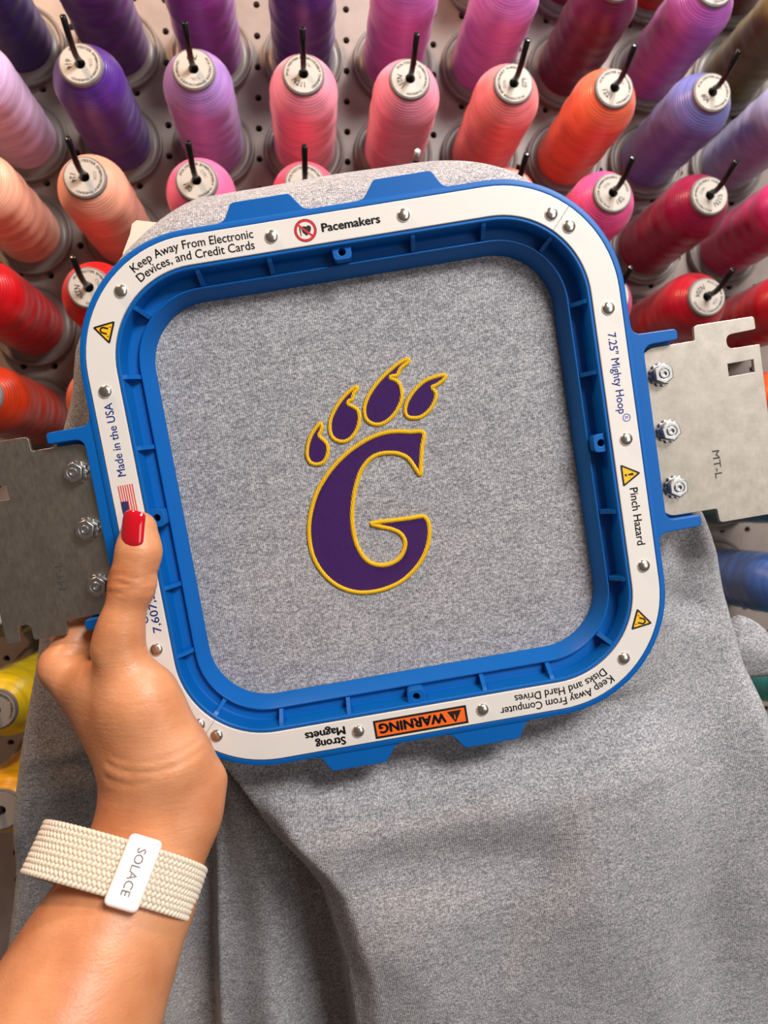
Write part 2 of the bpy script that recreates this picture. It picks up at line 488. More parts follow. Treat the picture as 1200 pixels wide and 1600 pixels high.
# row, column, colour, number on the label, turn of the label (deg, clockwise), label
SP = [
 (-1, 4, '8a5a9a', '', 0, 'purple spool cut by top edge between bright orchid and burgundy spools'),
 (-1, 5, '7a2038', '', 0, 'wine spool cut by top edge above the burgundy spool'),
 (-1, 6, 'c02a1c', '', 0, 'red spool base cut by top edge above the tall orchid spool'),
 (-1, 7, '6a3426', '', 0, 'brown spool base cut by the top edge, above olive spool'),
 (0, -1, '32185e', '', 0, 'dark blue-violet thread spool in the top left corner'),
 (0, 0, '562468', '', 0, 'deep purple spool at top edge, directly above the spool marked 614'),
 (0, 1, '843288', '', 0, 'plum magenta spool at top edge above the lavender spool'),
 (0, 2, '3e1268', '', 0, 'dark violet spool at top edge above a pale pink spool'),
 (0, 3, 'b860b0', '', 0, 'orchid purple spool at top edge, right of the dark violet one'),
 (0, 4, 'cc74c4', '', 0, 'bright orchid pink spool at top edge, left of the burgundy one'),
 (0, 5, '640a3c', '', 0, 'dark burgundy spool at top edge above the coral orange spool'),
 (0, 6, 'b45cb4', '8', 60, 'tall orchid purple spool with its white label cut by top edge'),
 (0, 7, '6a5a24', '', 0, 'olive green thread spool in the top right corner'),
 (1, -1, 'd6b4d8', '', 0, 'pale lilac spool cut by left edge beside the purple spool 614'),
 (1, 0, '4e2484', '614', 85, 'purple spool with a white label marked 614'),
 (1, 1, 'aa84c8', 'N 9', 172, 'lavender thread spool between the purple 614 and pale pink spools'),
 (1, 2, 'fa9cb0', 'N211', 25, 'pale pink spool seen nearly end-on, straight below dark violet spool'),
 (1, 3, 'fa98b0', 'N211', 70, 'pale pink spool just above the top of the sweatshirt, second from lavender'),
 (1, 4, 'fa8a8c', '079', -95, 'salmon pink spool with a label marked 079'),
 (1, 5, 'fa7650', '1221', 50, 'coral orange spool between the salmon and periwinkle spools'),
 (1, 6, '747ac2', '804', 50, 'periwinkle blue spool with a label marked 804'),
 (1, 7, 'a8a6cc', '', 0, 'pale lilac-blue spool cut by right edge beside spool 804'),
 (2, -1, 'fab898', '', 0, 'light peach spool cut by left edge beside spool 124'),
 (2, 0, 'fcb090', '124', 85, 'peach thread spool with a label marked 124'),
 (2, 1, 'fc78aa', '180', 50, 'hot pink spool half hidden by sweatshirt top, right of peach 124'),
 (2, 2, 'fc5a78', '', 40, 'red-pink spool almost fully hidden behind the sweatshirt top edge'),
 (2, 4, 'ff6a58', '', 40, 'coral red spool peeking over the hoop corner'),
 (2, 5, 'f45a9c', '182', -40, 'bright pink spool with label beside upper right hoop corner'),
 (2, 6, '96083e', 'N215', -60, 'crimson spool with a label marked N215'),
 (2, 7, 'c82c6e', '', 0, 'magenta pink spool cut by right edge beside crimson N215'),
 (3, -1, 'c00212', '', 0, 'large bright red spool cut by left edge, left of red N226'),
 (3, 0, 'd80408', 'N226', 65, 'red spool with label N226 beside the upper left hoop corner'),
 (3, 5, 'd23a78', '', 0, 'dark pink spool mostly hidden behind the hoop right edge'),
 (3, 6, 'b40822', 'N204', 125, 'red spool with white label above the bright steel bracket'),
 (3, 7, 'b00a20', '', 0, 'red spool cut by right edge above the steel bracket'),
 (4, -1, 'b82e04', '', 0, 'orange-red spool cut by left edge, above the dull bracket'),
 (4, 0, 'f46a08', '', 0, 'orange spool mostly hidden behind the sweatshirt left edge'),
 (4, 7, 'f45a28', '', 0, 'orange spool peeking out right of the bright bracket'),
 (5, 7, '1a7078', '', 0, 'dark teal spool just below the bright steel bracket'),
 (6, -1, '1e2a52', '', 0, 'navy spool barely showing under the dull bracket'),
 (6, 7, '3a5c9e', '', 0, 'blue spool at right edge beside the sweatshirt shoulder'),
 (7, -1, 'fcd800', '', 0, 'yellow spool with white label left of the hand'),
 (7, 7, '3a8e8e', '', 0, 'teal green spool at right edge under the sleeve'),
 (8, -1, 'fcb400', '', 0, 'golden yellow spool cut by left edge, lower of two yellow spools'),
 (8, 7, '5a9a62', '', 0, 'sage green spool barely showing at right edge below the sleeve'),
]
NUMS = {}
def num_mesh(body):
    v, f = text_data(body, 5.6, 0.012, 'CENTER', 1.05)
    r = 10.0
    a = -math.pi / 2 + v[:, 0] / r; rr = r - v[:, 1] - 0.2
    return mesh_data('printed_number', np.stack([rr * np.cos(a), rr * np.sin(a), np.full(len(a), 112.0)], 1), f)

VISIBLE_HOOKS = {}
for (r, c, colr, num, turn, lab) in SP:
    bx, by = (-7.5 + 3.02 * c) * 25.4, (-4.75 - 2.98 * (r - 1)) * 25.4
    rot = WB @ np.array([[1, 0, 0], [0, math.cos(TILT), math.sin(TILT)], [0, -math.sin(TILT), math.cos(TILT)]])
    # the seat of the tilted flange just touches the board
    m = mat4(rot, b2w((bx, by, 34 * math.sin(TILT) + 0.3)))
    t = empty('thread_spool', m)
    tag(t, lab, 'thread spool', 'embroidery thread spools on the pegboard')
    link('base_flange', FL, M['flange'], t)
    w = link('thread_winding', WIND[(r * 3 + c) % 4], M['thread'], t); w.color = lin(colr)
    w.rotation_euler.z = rng.uniform(0, 6.28)
    link('core_neck', CORE, M['core'], t)
    ld = link('label_disc', LAB, M['label'], t); link('core_hole', HOLE, M['void'], ld)
    tt = math.radians(-turn)
    ld.rotation_euler.z = tt
    if r >= 0 and (num or (r, c) in ((7, -1), (2, 2), (2, 4))):
        link('printed_ring', RINGTXT, M['grey_ink'], ld)
        if num:
            if num not in NUMS: NUMS[num] = num_mesh(num)
            link('printed_number', NUMS[num], M['ink'], ld)
    h = link('peg_hook', HOOK, M['hook']); h.matrix_world = m @ Matrix.Translation((0, 0.0012, 0))
    VISIBLE_HOOKS[(r, c)] = h
    tag(h, 'black hook in ' + lab, 'peg hook', 'black peg hooks')
# one bare hook with a white tip cap, its spool hidden by the garment
bx, by = (-7.5 + 3.02 * 3) * 25.4, (-4.75 - 2.98) * 25.4
m = mat4(WB @ np.array([[1, 0, 0], [0, math.cos(TILT), math.sin(TILT)], [0, -math.sin(TILT), math.cos(TILT)]]), b2w((bx, by, 3)))
h = link('peg_hook', HOOK, M['hook']); h.matrix_world = m
tag(h, 'black peg hook with white tip rising above the sweatshirt top edge', 'peg hook', 'black peg hooks')
tp = np.array((0, 8.5, 146.)); td = np.array((0, 9.7, 20.)); td /= np.linalg.norm(td)
mesh_obj('tip_cap', *tube([tp - td * 6, tp + td * 0.6, tp + td * 1.4], [2.1, 2.1, 1.3], 12), M['cap_white'], h, True)

# ------------------------------------------------------------------ the sweatshirt
CZ = -19.4
def rbox(x, y, half=118.0, c=64.0):
    qx, qy = np.abs(x) - c, np.abs(y) - c
    ox, oy = np.maximum(qx, 0), np.maximum(qy, 0)
    d = np.hypot(ox, oy) + np.minimum(np.maximum(qx, qy), 0) - (half - c)
    ln = np.maximum(np.hypot(ox, oy), 1e-6)
    return d, ox / ln * np.sign(x), oy / ln * np.sign(y)

FY = np.array([-300., -284, -267, -232, -205, -189, -177, -158, -126, -108, -90])
FX = np.array([-55., -55, -55, -54, -57, -59, -65, -78, -94, -104, -118])
EY = np.array([-400., -281, -245, -209, -173, -150]); EX = np.array([-150., -134, -128, -122, -116, -113])
def cloth_z(x, y):
    d, nx, ny = rbox(x, y); dd = np.maximum(d, 0)
    top = np.maximum(ny, 0) ** 2 * 0.036 * dd ** 2
    left = np.maximum(-nx, 0) ** 1.2 * (18 * sstep(0, 26, dd) + 40 * sstep(22, 90, dd))
    right = np.maximum(nx, 0) ** 2 * (14 * sstep(0, 30, dd) + 8 * sstep(30, 60, dd))
    v = np.maximum(-118 - y, 0)
    xf = np.interp(y, FY, FX)
    low = sstep(-96, -130, y)
    fold = 44 * sstep(0, 10, xf - x) * low
    xe = np.interp(y, EY, EX)
    deep = 26 * sstep(0, 10, xe - x) * sstep(-120, -200, y)
    drop = np.maximum(top, 0)
    fd = fold + deep
    kk = np.maximum(18 - np.abs(left - fd), 0) / 18
    side = np.maximum(left, fd) + kk * kk * 18 * 0.25 * sstep(2, 14, np.maximum(left, fd))
    drop = drop + side + right * (1 - 0.4 * sstep(0, 60, v))
    z = CZ - drop
    front = sstep(4, -14, xf - x)
    hang = 1 - sstep(60, 135, x)
    z = z + front * (hang * (-6 * sstep(0, 8, v) * (1 - sstep(8, 30, v)) + 17 * sstep(10, 46, v)) - 12 * sstep(60, 190, v))
    # soft hanging folds of the front panel
    def valley(p, q, w, amp):
        p, q = np.array(p, float), np.array(q, float); e = q - p; ln = np.linalg.norm(e); e /= ln
        s = (x - p[0]) * e[0] + (y - p[1]) * e[1]; t = -(x - p[0]) * e[1] + (y - p[1]) * e[0]
        return amp * np.exp(-(t / w) ** 2) * sstep(-15, 20, s) * (1 - sstep(ln - 20, ln + 20, s))
    z = z - front * low * (valley((-40, -178), (60, -190), 16, 6.5) + valley((60, -150), (10, -240), 16, 3.5) - valley((-30, -205), (-5, -300), 18, 5))
    z = z - front * (valley((150, -70), (118, -330), 20, 5) + valley((118, -74), (150, -92), 7, 4) - valley((112, -140), (100, -320), 22, 4))
    # the recessed panel left of the fold
    mid = xe + (xf - xe) * 0.40
    rec = sstep(4, 20, xf - x) * sstep(-2, 10, x - xe) * low
    z = z + rec * 11 * np.exp(-((x - mid) / 14) ** 2)
    # light tension ripples
    z = z + (1 - sstep(-6, 4, -d)) * 0.8 * np.sin(x * 0.09 + y * 0.05) * sstep(4, 30, dd)
    return z

YL = np.array([-380., -342, -285, -231, -170, -151, -114, -54, 10, 48, 65, 83, 90, 113, 122, 136, 146, 150, 153, 156.5, 158.5])
XL = np.array([-310., -298, -278, -259, -240, -233, -220, -198, -170, -149, -140, -134, -128, -110, -102, -86, -73, -52, -36, -12, 8.])
YR = np.array([-380., -342, -252, -182, -155, -143, -126, -96, -89, -67, -55, -45, -20, 10, 45, 85, 112, 130, 136, 148, 153, 156.5, 158.5])
XR = np.array([168., 171, 178, 182, 177, 175, 171, 169, 168, 166, 163, 160, 140, 124, 117, 117, 106, 88, 79, 61, 49, 33, 12.])
def build_cloth(parent):
    ys = np.concatenate([np.linspace(-380, 130, 330), np.linspace(131, 158.4, 40)])
    nx_ = 300; v = []
    rows = []
    for y in ys:
        xl, xr = np.interp(y, YL, XL), np.interp(y, YR, XR)
        u = np.linspace(-1, 1, nx_)
        x = xl + (xr - xl) * (u + 1) / 2
        e = np.minimum(x - xl, xr - x)
        e = np.minimum(e, (158.5 - y) * 1.6)
        z = cloth_z(x, np.full(nx_, y))
        w = 12.0
        q = np.clip(1 - e / w, 0, 1)
        z = z - 16 * (1 - np.sqrt(np.maximum(0, 1 - q ** 2.2)))
        rows.append(np.stack([x, np.full(nx_, y), z], 1))
    V = np.concatenate(rows)
    n = len(ys); idx = np.arange(n * nx_).reshape(n, nx_)
    F = np.stack([idx[:-1, :-1], idx[:-1, 1:], idx[1:, 1:], idx[1:, :-1]], -1).reshape(-1, 4)
    o = mesh_obj('body_panel', V, F, M['heather'], parent, True)
    so = o.modifiers.new('thickness', 'SOLIDIFY'); so.thickness = 0.0022; so.offset = -1
    return o
shirt = empty('sweatshirt', HOOP_M)
tag(shirt, 'heather grey sweatshirt clamped in the blue hoop and hanging down', 'sweatshirt')
build_cloth(shirt)
def build_sleeve():
    a, b = np.array([*hxy(1135, 1005, -62), -62.]), np.array([*hxy(1525, 1145, -82), -82.])
    v = []; f = []; n, seg = 60, 28
    t = (b - a) / np.linalg.norm(b - a); e = np.array([-t[1], t[0], 0]); e /= np.linalg.norm(e)
    for i in range(n):
        u = i / (n - 1); p = a + (b - a) * u
        hw = 16.5 - 10 * sstep(0.025, 0.25, u) + 13 * sstep(0.25, 0.75, u)
        hd = 9.0 + 6 * sstep(0.25, 0.75, u)
        for k in range(seg):
            th = 2 * math.pi * k / seg
            w = 1 + 0.05 * math.sin(5 * th + 9 * u)
            v.append(p + e * math.cos(th) * hw * w + np.array([0, 0, 1]) * math.sin(th) * hd * w)
    for i in range(n - 1):
        for k in range(seg):
            k2 = (k + 1) % seg; f.append((i * seg + k, i * seg + k2, (i + 1) * seg + k2, (i + 1) * seg + k))
    f.append(tuple(range(seg - 1, -1, -1))); f.append(tuple(range((n - 1) * seg, n * seg)))
    mesh_obj('sleeve', v, f, M['heather'], shirt, True)
build_sleeve()

# embroidery: traced outlines, real raised stitching
G_ = [(885,545),(800,540),(720,537),(640,547),(560,575),(480,620),(400,680),(330,750),(270,830),(220,920),(188,1020),(172,1120),(175,1220),(195,1310),(235,1390),(290,1455),(350,1500),(420,1530),(500,1543),(590,1535),(680,1508),(760,1465),(830,1400),(880,1330),(912,1250),(923,1180),(920,1120),(905,1085),(880,1068),(800,1080),(700,1093),(620,1102),(560,1115),(620,1132),(680,1145),(730,1165),(760,1195),(773,1235),(765,1280),(740,1325),(700,1355),(650,1372),(600,1372),(550,1355),(510,1320),(475,1260),(455,1200),(442,1120),(440,1040),(447,960),(460,890),(480,820),(505,765),(545,715),(590,685),(640,672),(700,670),(745,680),(785,700),(815,735),(845,780),(868,805),(870,740),(876,640)]
C_ = [
 [(240,487),(210,520),(180,570),(162,630),(160,690),(180,730),(220,742),(260,728),(283,690),(288,640),(275,605),(245,577),(233,560),(242,540),(250,510)],
 [(465,258),(430,280),(380,330),(335,395),(305,465),(302,530),(320,575),(360,598),(405,595),(445,565),(475,510),(485,450),(475,405),(445,382),(414,365),(420,345),(440,335),(450,300),(470,275)],
 [(790,85),(740,105),(670,160),(600,230),(545,310),(518,385),(525,450),(560,485),(610,492),(660,470),(710,420),(745,350),(750,290),(735,240),(710,216),(678,203),(690,190),(720,185),(745,140),(788,105)],
 [(1022,185),(960,195),(890,225),(830,280),(785,350),(772,410),(790,445),(835,452),(880,440),(930,395),(960,335),(962,295),(945,272),(942,258),(970,245),(1010,215)]]
def trace(pts):
    return [tuple(hxy(440 + x / 4, 540 + y / 4, CZ + 0.5)) for x, y in pts]
def satin(name, path, w, h, z, mat, parent):
    q = catmull(path, 0.28); n = len(q); v = []; f = []; seg = 7
    for i in range(n):
        t = q[(i + 1) % n] - q[i - 1]; t /= np.linalg.norm(t) + 1e-9; nn = np.array([-t[1], t[0]])
        kx = 1 + (0.07 if i % 2 else -0.05) + rng.normal(0, 0.02)
        for k in range(seg):
            a = math.pi * k / (seg - 1)
            p = q[i] + nn * math.cos(a) * w / 2 * kx
            v.append((p[0], p[1], z + math.sin(a) * h * (1.0 if i % 2 else 0.88)))
    for i in range(n):
        i2 = (i + 1) % n
        for k in range(seg - 1):
            f.append((i * seg + k, i2 * seg + k, i2 * seg + k + 1, i * seg + k + 1))
    return mesh_obj(name, v, f, mat, parent, True)
def motif(name, pts, w):
    path = trace(pts)
    q = catmull(path, 0.8)
    fill = plate(name, [[tuple(p) for p in q]], CZ - 0.3, CZ + 0.55, M['purple'], shirt, 0.15)
    fill['label'] = 'purple stitched fill'
    b = satin('satin_border', path, w, 1.05, CZ + 0.1, M['gold'], fill)
    b['label'] = 'golden yellow satin stitch border'
motif('embroidered_letter', G_, 2.15)
for c_ in C_: motif('embroidered_claw', c_, 1.95)

# stabiliser sheet behind the garment
def build_backing():
    pts = [hxy(x, y, -46) for x, y in ((213, 344), (206, 350), (203, 366), (192, 395), (190, 420), (240, 440), (300, 400), (300, 352), (240, 347))]
    o = plate('stabiliser_sheet', [[tuple(p) for p in pts]], -46.6, -46.0, M['backing'], None, 0.1)
    o.matrix_world = HOOP_M
    tag(o, 'cream stabiliser sheet corner sticking out behind the sweatshirt at upper left', 'backing sheet')
build_backing()

# ------------------------------------------------------------------ the magnetic hoop
hoop = empty('embroidery_hoop', HOOP_M)
tag(hoop, 'blue square magnetic embroidery hoop with white printed strip and steel brackets', 'embroidery hoop')
CC = 64.0
def path_samples(ncorner=20, nside=16):
    """clockwise from top centre: (base point on the 64 mm square, outward normal)"""
    out = []
    corners = [((CC, CC), 90), ((CC, -CC), 0), ((-CC, -CC), -90), ((-CC, CC), -180)]
    prev = (0, CC)
    for (c, a0) in corners:
        n = np.array([math.cos(math.radians(a0)), math.sin(math.radians(a0))])
        for k in range(nside): 
            t = k / nside
            out.append((np.array([prev[0] + (c[0] - prev[0]) * t, prev[1] + (c[1] - prev[1]) * t]), n))
        for k in range(ncorner):
            a = math.radians(a0 - 90 * k / ncorner)
            out.append((np.array(c, float), np.array([math.cos(a), math.sin(a)])))
        prev = c
    n = np.array([0., 1.])
    for k in range(nside):
        t = k / nside; out.append((np.array([-CC + CC * t, CC]), n))
    return out
PS = path_samples()
def sweep(profile, samples, closed=True):
    v = []; f = []; m_ = len(profile); n = len(samples)
    for b, nn in samples:
        for h, z in profile:
            p = b + nn * (h - CC); v.append((p[0], p[1], z))
    for i in range(n if closed else n - 1):
        i2 = (i + 1) % n
        for k in range(m_):
            k2 = (k + 1) % m_
            f.append((i * m_ + k, i * m_ + k2, i2 * m_ + k2, i2 * m_ + k))
    if not closed:
        f.append(tuple(range(m_))); f.append(tuple(range(n * m_ - 1, (n - 1) * m_ - 1, -1)))
    return v, f
RING = [(118, -19), (118, -1.6), (117.7, -0.9), (117.0, -0.6), (115.6, -0.6), (115.25, -0.9), (115.2, -1.5), (102.4, -1.5), (102.35, -0.7), (102.1, -0.4), (101.3, -0.4),
        (100.9, -0.8), (100.2, -9.6), (99.6, -10.4), (96.0, -10.8), (95.5, -10.4), (95.3, -8.9), (95.0, -8.5), (94.5, -8.5), (94.1, -8.9), (91.9, -16.6), (91.3, -17.6), (91.0, -19)]
v_, f_ = sweep(RING, PS)
ring = mesh_obj('hoop_ring', v_, f_, M['blue'], hoop); auto_smooth(ring, 32)
ring['label'] = 'blue plastic ring'

def arc_pt(s, h):
    """point and outward normal at clockwise arc length s (mm, measured at half-size h) from top centre"""
    q = (h - CC) * math.pi / 2; per = 8 * CC + 4 * q; s = s % per
    dirs = [((0, CC), (1, 0)), ((CC, CC), (0, -1)), ((CC, -CC), (-1, 0)), ((-CC, -CC), (0, 1)), ((-CC, CC), (1, 0))]
    lens = [CC, 2 * CC, 2 * CC, 2 * CC, CC]
    for i, ((bx_, by_), (dx, dy)) in enumerate(dirs):
        n = np.array([-dy, dx], float)
        if s <= lens[i]: return np.array([bx_ + dx * s, by_ + dy * s]), n
        s -= lens[i]
        if i < 4:
            c = np.array(dirs[i + 1][0], float)
            if s <= q:
                a = math.atan2(n[1], n[0]) - s / (h - CC)
                return c, np.array([math.cos(a), math.sin(a)])
            s -= q
    return np.array([0., CC]), np.array([0., 1.])
def half_per(h): return 4 * CC + 2 * (h - CC) * math.pi / 2
def quarter(h): return 2 * CC + (h - CC) * math.pi / 2        # arc length from one side's centre to the next

# white strip in two pieces, seams at the upper right and lower left corners
def ang_sample(deg):
    a = math.radians(deg); c = np.array([math.copysign(CC, math.cos(a)), math.copysign(CC, math.sin(a))])
    return (c, np.array([math.cos(a), math.sin(a)]))
STRIP = [(114.9, -1.5), (114.9, -0.25), (114.65, 0), (102.95, 0), (102.7, -0.25), (102.7, -1.5)]
NS = len(PS)
def strip_samples(a0, a1):
    """clockwise run between two corner angles given as degrees"""
    s = []
    for b, n in PS + PS:
        s.append((b, n))
    def key(b, n): return math.atan2(n[1] * 44 + b[1], n[0] * 44 + b[0])
    out = [ang_sample(a0)]; e = ang_sample(a1)
    k0 = key(*out[0]); k1 = key(*e)
    tot = (k0 - k1) % (2 * math.pi)
    cand = sorted([((k0 - key(b, n)) % (2 * math.pi), i) for i, (b, n) in enumerate(PS)])
    for d_, i in cand:
        if 0.004 < d_ < tot - 0.004: out.append(PS[i])
    out.append(e); return out
G0 = 47.6
strips = []
for a0, a1, lab in ((G0 - 0.12, G0 - 180 + 0.12, 'white strip along right and bottom sides'), (G0 - 180 - 0.12, G0 - 360 + 0.12, 'white strip along left and top sides')):
    v_, f_ = sweep(STRIP, strip_samples(a0, a1), False)
    o = mesh_obj('label_strip', v_, f_, M['strip'], hoop); auto_smooth(o, 32); o['label'] = lab
    strips.append(o)
S_RB, S_LT = strips

# rivets
rv, rf = lathe([(2.85, 0.0), (2.8, 0.35), (2.45, 0.8), (1.8, 1.15), (1.0, 1.35), (0.3, 1.42), (0.01, 1.43)], 24)
RIV = mesh_data('rivet', rv, rf, True)
for x, y in [(-94.4, 96.6), (94.4, -96.6), (-28.2, 108.7), (28.2, 108.7), (-28.2, -108.7), (28.2, -108.7), (90.3, 99.5), (97.1, 93.2), (-90.3, -99.5), (-97.1, -93.2),
             (109, 56.7), (109, 0.0), (109, -56.7), (-109, 56.7), (-109, 0.0), (-109, -56.7)]:
    o = link('rivet', RIV, M['rivet'], hoop); o.location = (x * .001, y * .001, 0.0)

# ribs in the channel, screw bosses
def rib_mesh():
    t0, t1 = 0.9, 0.75
    prof = [(101.2, -0.9), (99.5, -2.2), (95.4, -8.4), (95.4, -10.9), (101.2, -10.9)]
    v = []; f = []; n = len(prof)
    for s in (-1, 1):
        for h, z in prof: v.append((s * (t0 if z > -10 else 1.1), h, z))
    f += [tuple(range(n)), tuple(range(2 * n - 1, n - 1, -1))]
    for k in range(n): f.append((k, k + n, (k + 1) % n + n, (k + 1) % n))
    return mesh_data('rib', v, f)
RIBM = rib_mesh()
def place_h(o, side, s):
    """side 0 top, 1 right, 2 bottom, 3 left; s = clockwise offset"""
    o.rotation_euler.z = -side * math.pi / 2
    a = -side * math.pi / 2; o.location = (s * math.cos(a) * .001, s * math.sin(a) * .001, 0)
boss_out = rnd_poly([(-4.2, 101.5), (4.2, 101.5), (3.9, 95.3), (-3.9, 95.3)], [0, 0, 2.2, 2.2])
circ = [(1.55 * math.cos(2 * math.pi * k / 20), 98.6 + 1.55 * math.sin(2 * math.pi * k / 20)) for k in range(20)]
BOSS = None
for side in range(4):
    for s in (-61.6, -30.9, 30.9, 61.6):
        o = link('rib', RIBM, M['blue'], hoop); place_h(o, side, s)
    if BOSS is None:
        b0 = plate('screw_boss', [boss_out, circ], -10.6, -2.4, M['blue'], hoop, 0.35); BOSS = b0.data; o = b0
    else: o = link('screw_boss', BOSS, M['blue'], hoop)
    place_h(o, side, 0)
    d_ = mesh_obj('screw_hole', [(1.7 * math.cos(2 * math.pi * k / 16), 98.6 + 1.7 * math.sin(2 * math.pi * k / 16), -6.5) for k in range(16)], [tuple(range(16))], M['void'], o)
for q in range(4):      # one rib in each corner
    a = math.radians(46.0 + 90 * q); o = link('rib', RIBM, M['blue'], hoop)
    c = np.array([math.copysign(CC, math.cos(a)), math.copysign(CC, math.sin(a))])
    # rib mesh stands at h along +y: shift so that its radial distance from the corner centre is h - 64
    nn = np.array([math.cos(a), math.sin(a)])
    o.rotation_euler.z = a - math.pi / 2
    off = c - nn * CC; o.location = (off[0] * .001, off[1] * .001, 0)

# lift tabs at the top and bottom edges
TAB = rnd_poly([(10.0, 116.5), (10.5, 118.2), (13.0, 118.8), (18.0, 125.6), (42.8, 125.6), (46.6, 119.0), (49.5, 118.0), (50, 116.5)], [0, 0, 5, 2.6, 2.6, 4, 0, 0], 7)
for sx, sy in ((1, 1), (-1, 1), (1, -1), (-1, -1)):
    plate('lift_tab', [[(x * sx, y * sy) for x, y in TAB]], -6.0, -1.4, M['blue'], hoop, 0.4)

# bracket mounts and steel brackets
MOUNT = rnd_poly([(116.6, 53), (118.1, 53), (118.3, 44.1), (138, 43.7), (137.9, 38.9), (122.5, 38.7),
                  (122.5, -38.7), (137.9, -38.9), (138, -43.7), (118.3, -44.1), (118.1, -53), (116.6, -53)],
                 [0, 0, 5, 2, 1.2, 4.5, 4.5, 1.2, 2, 5, 0, 0], 8)
PAD = rnd_poly([(116.6, 43), (134, 43), (137, 40), (137, -40), (134, -43), (116.6, -43)], 2)
BR_R = rnd_poly([(122.9, 37.6), (147.2, 37.5), (147.6, 44.1), (174.9, 43.9), (175.0, 38.2), (161.4, 37.7), (161.4, 31.6), (176.0, 31.4), (176.2, -44.5), (148.2, -44.5), (147.6, -38.0), (122.9, -37.8)],
                [6.5, 0.8, 2, 1.6, 0.8, 3.0, 3.0, 0.5, 1.5, 2, 0.8, 6.5], 6)
BR_L = rnd_poly([(-122.3, 37.6), (-147.3, 37.5), (-147.6, 43.9), (-175.4, 44.0), (-175.4, -44.3), (-169.1, -44.4), (-168.7, -37.2), (-163.3, -37.2), (-163.2, -44.5), (-148.2, -44.4), (-147.3, -38.3), (-122.3, -37.8)],
                [6.5, 0.8, 2, 1.5, 1.5, 1.0, 2.6, 2.6, 1.2, 1.8, 1.0, 6.5], 6)
HOLE_R = [(160.6, 19.5), (172.2, 19.6), (172.2, 25.2), (160.6, 25.1)]
HOLE_L = [(-172.2, 18.6), (-160.8, 18.6), (-160.8, 24.9), (-172.2, 24.9)]
def nut_parts():
    n = 6; hexa = [(4.55 * math.cos(math.pi / 3 * k), 4.55 * math.sin(math.pi / 3 * k)) for k in range(6)]
    nut = curve_mesh('lock_nut', [hexa, [(2.1 * math.cos(2 * math.pi * k / 20), 2.1 * math.sin(2 * math.pi * k / 20)) for k in range(20)]], 3.4, 0.45)
    nut.transform(Matrix.Translation((0, 0, 0.0029)))
    w = []
    for k in range(48):
        a = 2 * math.pi * k / 48; r = 5.3 if (k // 2) % 2 == 0 else 4.6; w.append((r * math.cos(a), r * math.sin(a)))
    wash = curve_mesh('star_washer', [w], 1.1, 0.25); wash.transform(Matrix.Translation((0, 0, 0.00065)))
    bv, bf = lathe([(2.15, 0), (2.15, 4.6), (1.8, 5.1), (1.0, 5.1), (0.95, 4.2), (0.01, 4.0)], 20)
    return nut, wash, mesh_data('bolt_end', bv, bf)
NUT, WASH, BOLT = nut_parts()
for sg, out, hole in ((1, BR_R, HOLE_R), (-1, BR_L, HOLE_L)):
    mo = plate('bracket_mount', [[(x * sg, y) for x, y in MOUNT]], -7.8, -1.4, M['blue'], hoop, 0.45)
    pa = plate('mount_pad', [[(x * sg, y) for x, y in PAD]], -12, -8.2, M['blue'], mo, 0.3)
    br = plate('steel_bracket', [out, hole], -8.0, -6.0, M['steel'], hoop, 0.18)
    br['label'] = 'bright galvanised steel bracket' if sg > 0 else 'dull brownish steel bracket in shade'
    for y in (25.3, 0.1, -25.1):
        o = link('lock_nut', NUT, M['zinc'], hoop); o.location = (130 * sg * .001, y * .001, -0.006); o.rotation_euler.z = rng.uniform(0, 1)
        if len(NUT.polygons): pass
        link('star_washer', WASH, M['zinc'], o); link('bolt_end', BOLT, M['zinc'], o)
    tv, tf = text_data('MT-L', 4.6, 0.01)
    w_ = tv[:, 0].max()
    if sg > 0: q = np.stack([148.8 + tv[:, 1], -11.5 - tv[:, 0] * 13 / w_, np.full(len(tv), -5.93)], 1)
    else: q = np.stack([-144.5 - tv[:, 1], -25 + tv[:, 0] * 13 / w_, np.full(len(tv), -5.93)], 1)
    mesh_obj('stamped_mark', q, tf, M['scuff'], br)

# printing on the strip
ZP = 0.06
def strip_text(name, body, s0, s1, base, size, mat, parent, bold=0.0, z=ZP):
    """text fitted between clockwise arc lengths s0..s1 with its baseline on half-size base"""
    v, f = text_data(body, 1.0, bold)
    x0, x1 = v[:, 0].min(), v[:, 0].max()
    pts = []
    for x, y in v:
        s = s0 + (x - x0) / (x1 - x0) * (s1 - s0)
        b, n = arc_pt(s, base); h = base + y * size
        p = b + n * (h - CC); pts.append((p[0], p[1], z))
    return mesh_obj(name, pts, f, mat, parent)
def strip_shape(name, loops, s, h, mat, parent, z=ZP):
    """flat shape in local (u clockwise, w outward) about a point of the strip"""
    me = curve_mesh(name, loops, 0)
    b, n = arc_pt(s, h); c = b + n * (h - CC); a = math.atan2(n[1], n[0]) - math.pi / 2
    me.transform(Matrix.Translation((c[0] * .001, c[1] * .001, z * .001)) @ Matrix.Rotation(a, 4, 'Z'))
    return link(name, me, mat, parent)
def circ_(r, n=40, cx=0, cy=0): return [(cx + r * math.cos(2 * math.pi * k / n), cy + r * math.sin(2 * math.pi * k / n)) for k in range(n)]
SZ = 5.1
strip_text('printed_text', 'Keep Away From Electronic', -88.5, -35.6, 109.5, SZ, M['ink'], S_LT, 0.014)
strip_text('printed_text', 'Devices, and Credit Cards', -86.6, -35.8, 104.9, SZ, M['ink'], S_LT, 0.014)
strip_text('printed_text', 'Pacemakers', -6.9, 18.2, 107.3, 4.9, M['ink'], S_LT, 0.042)
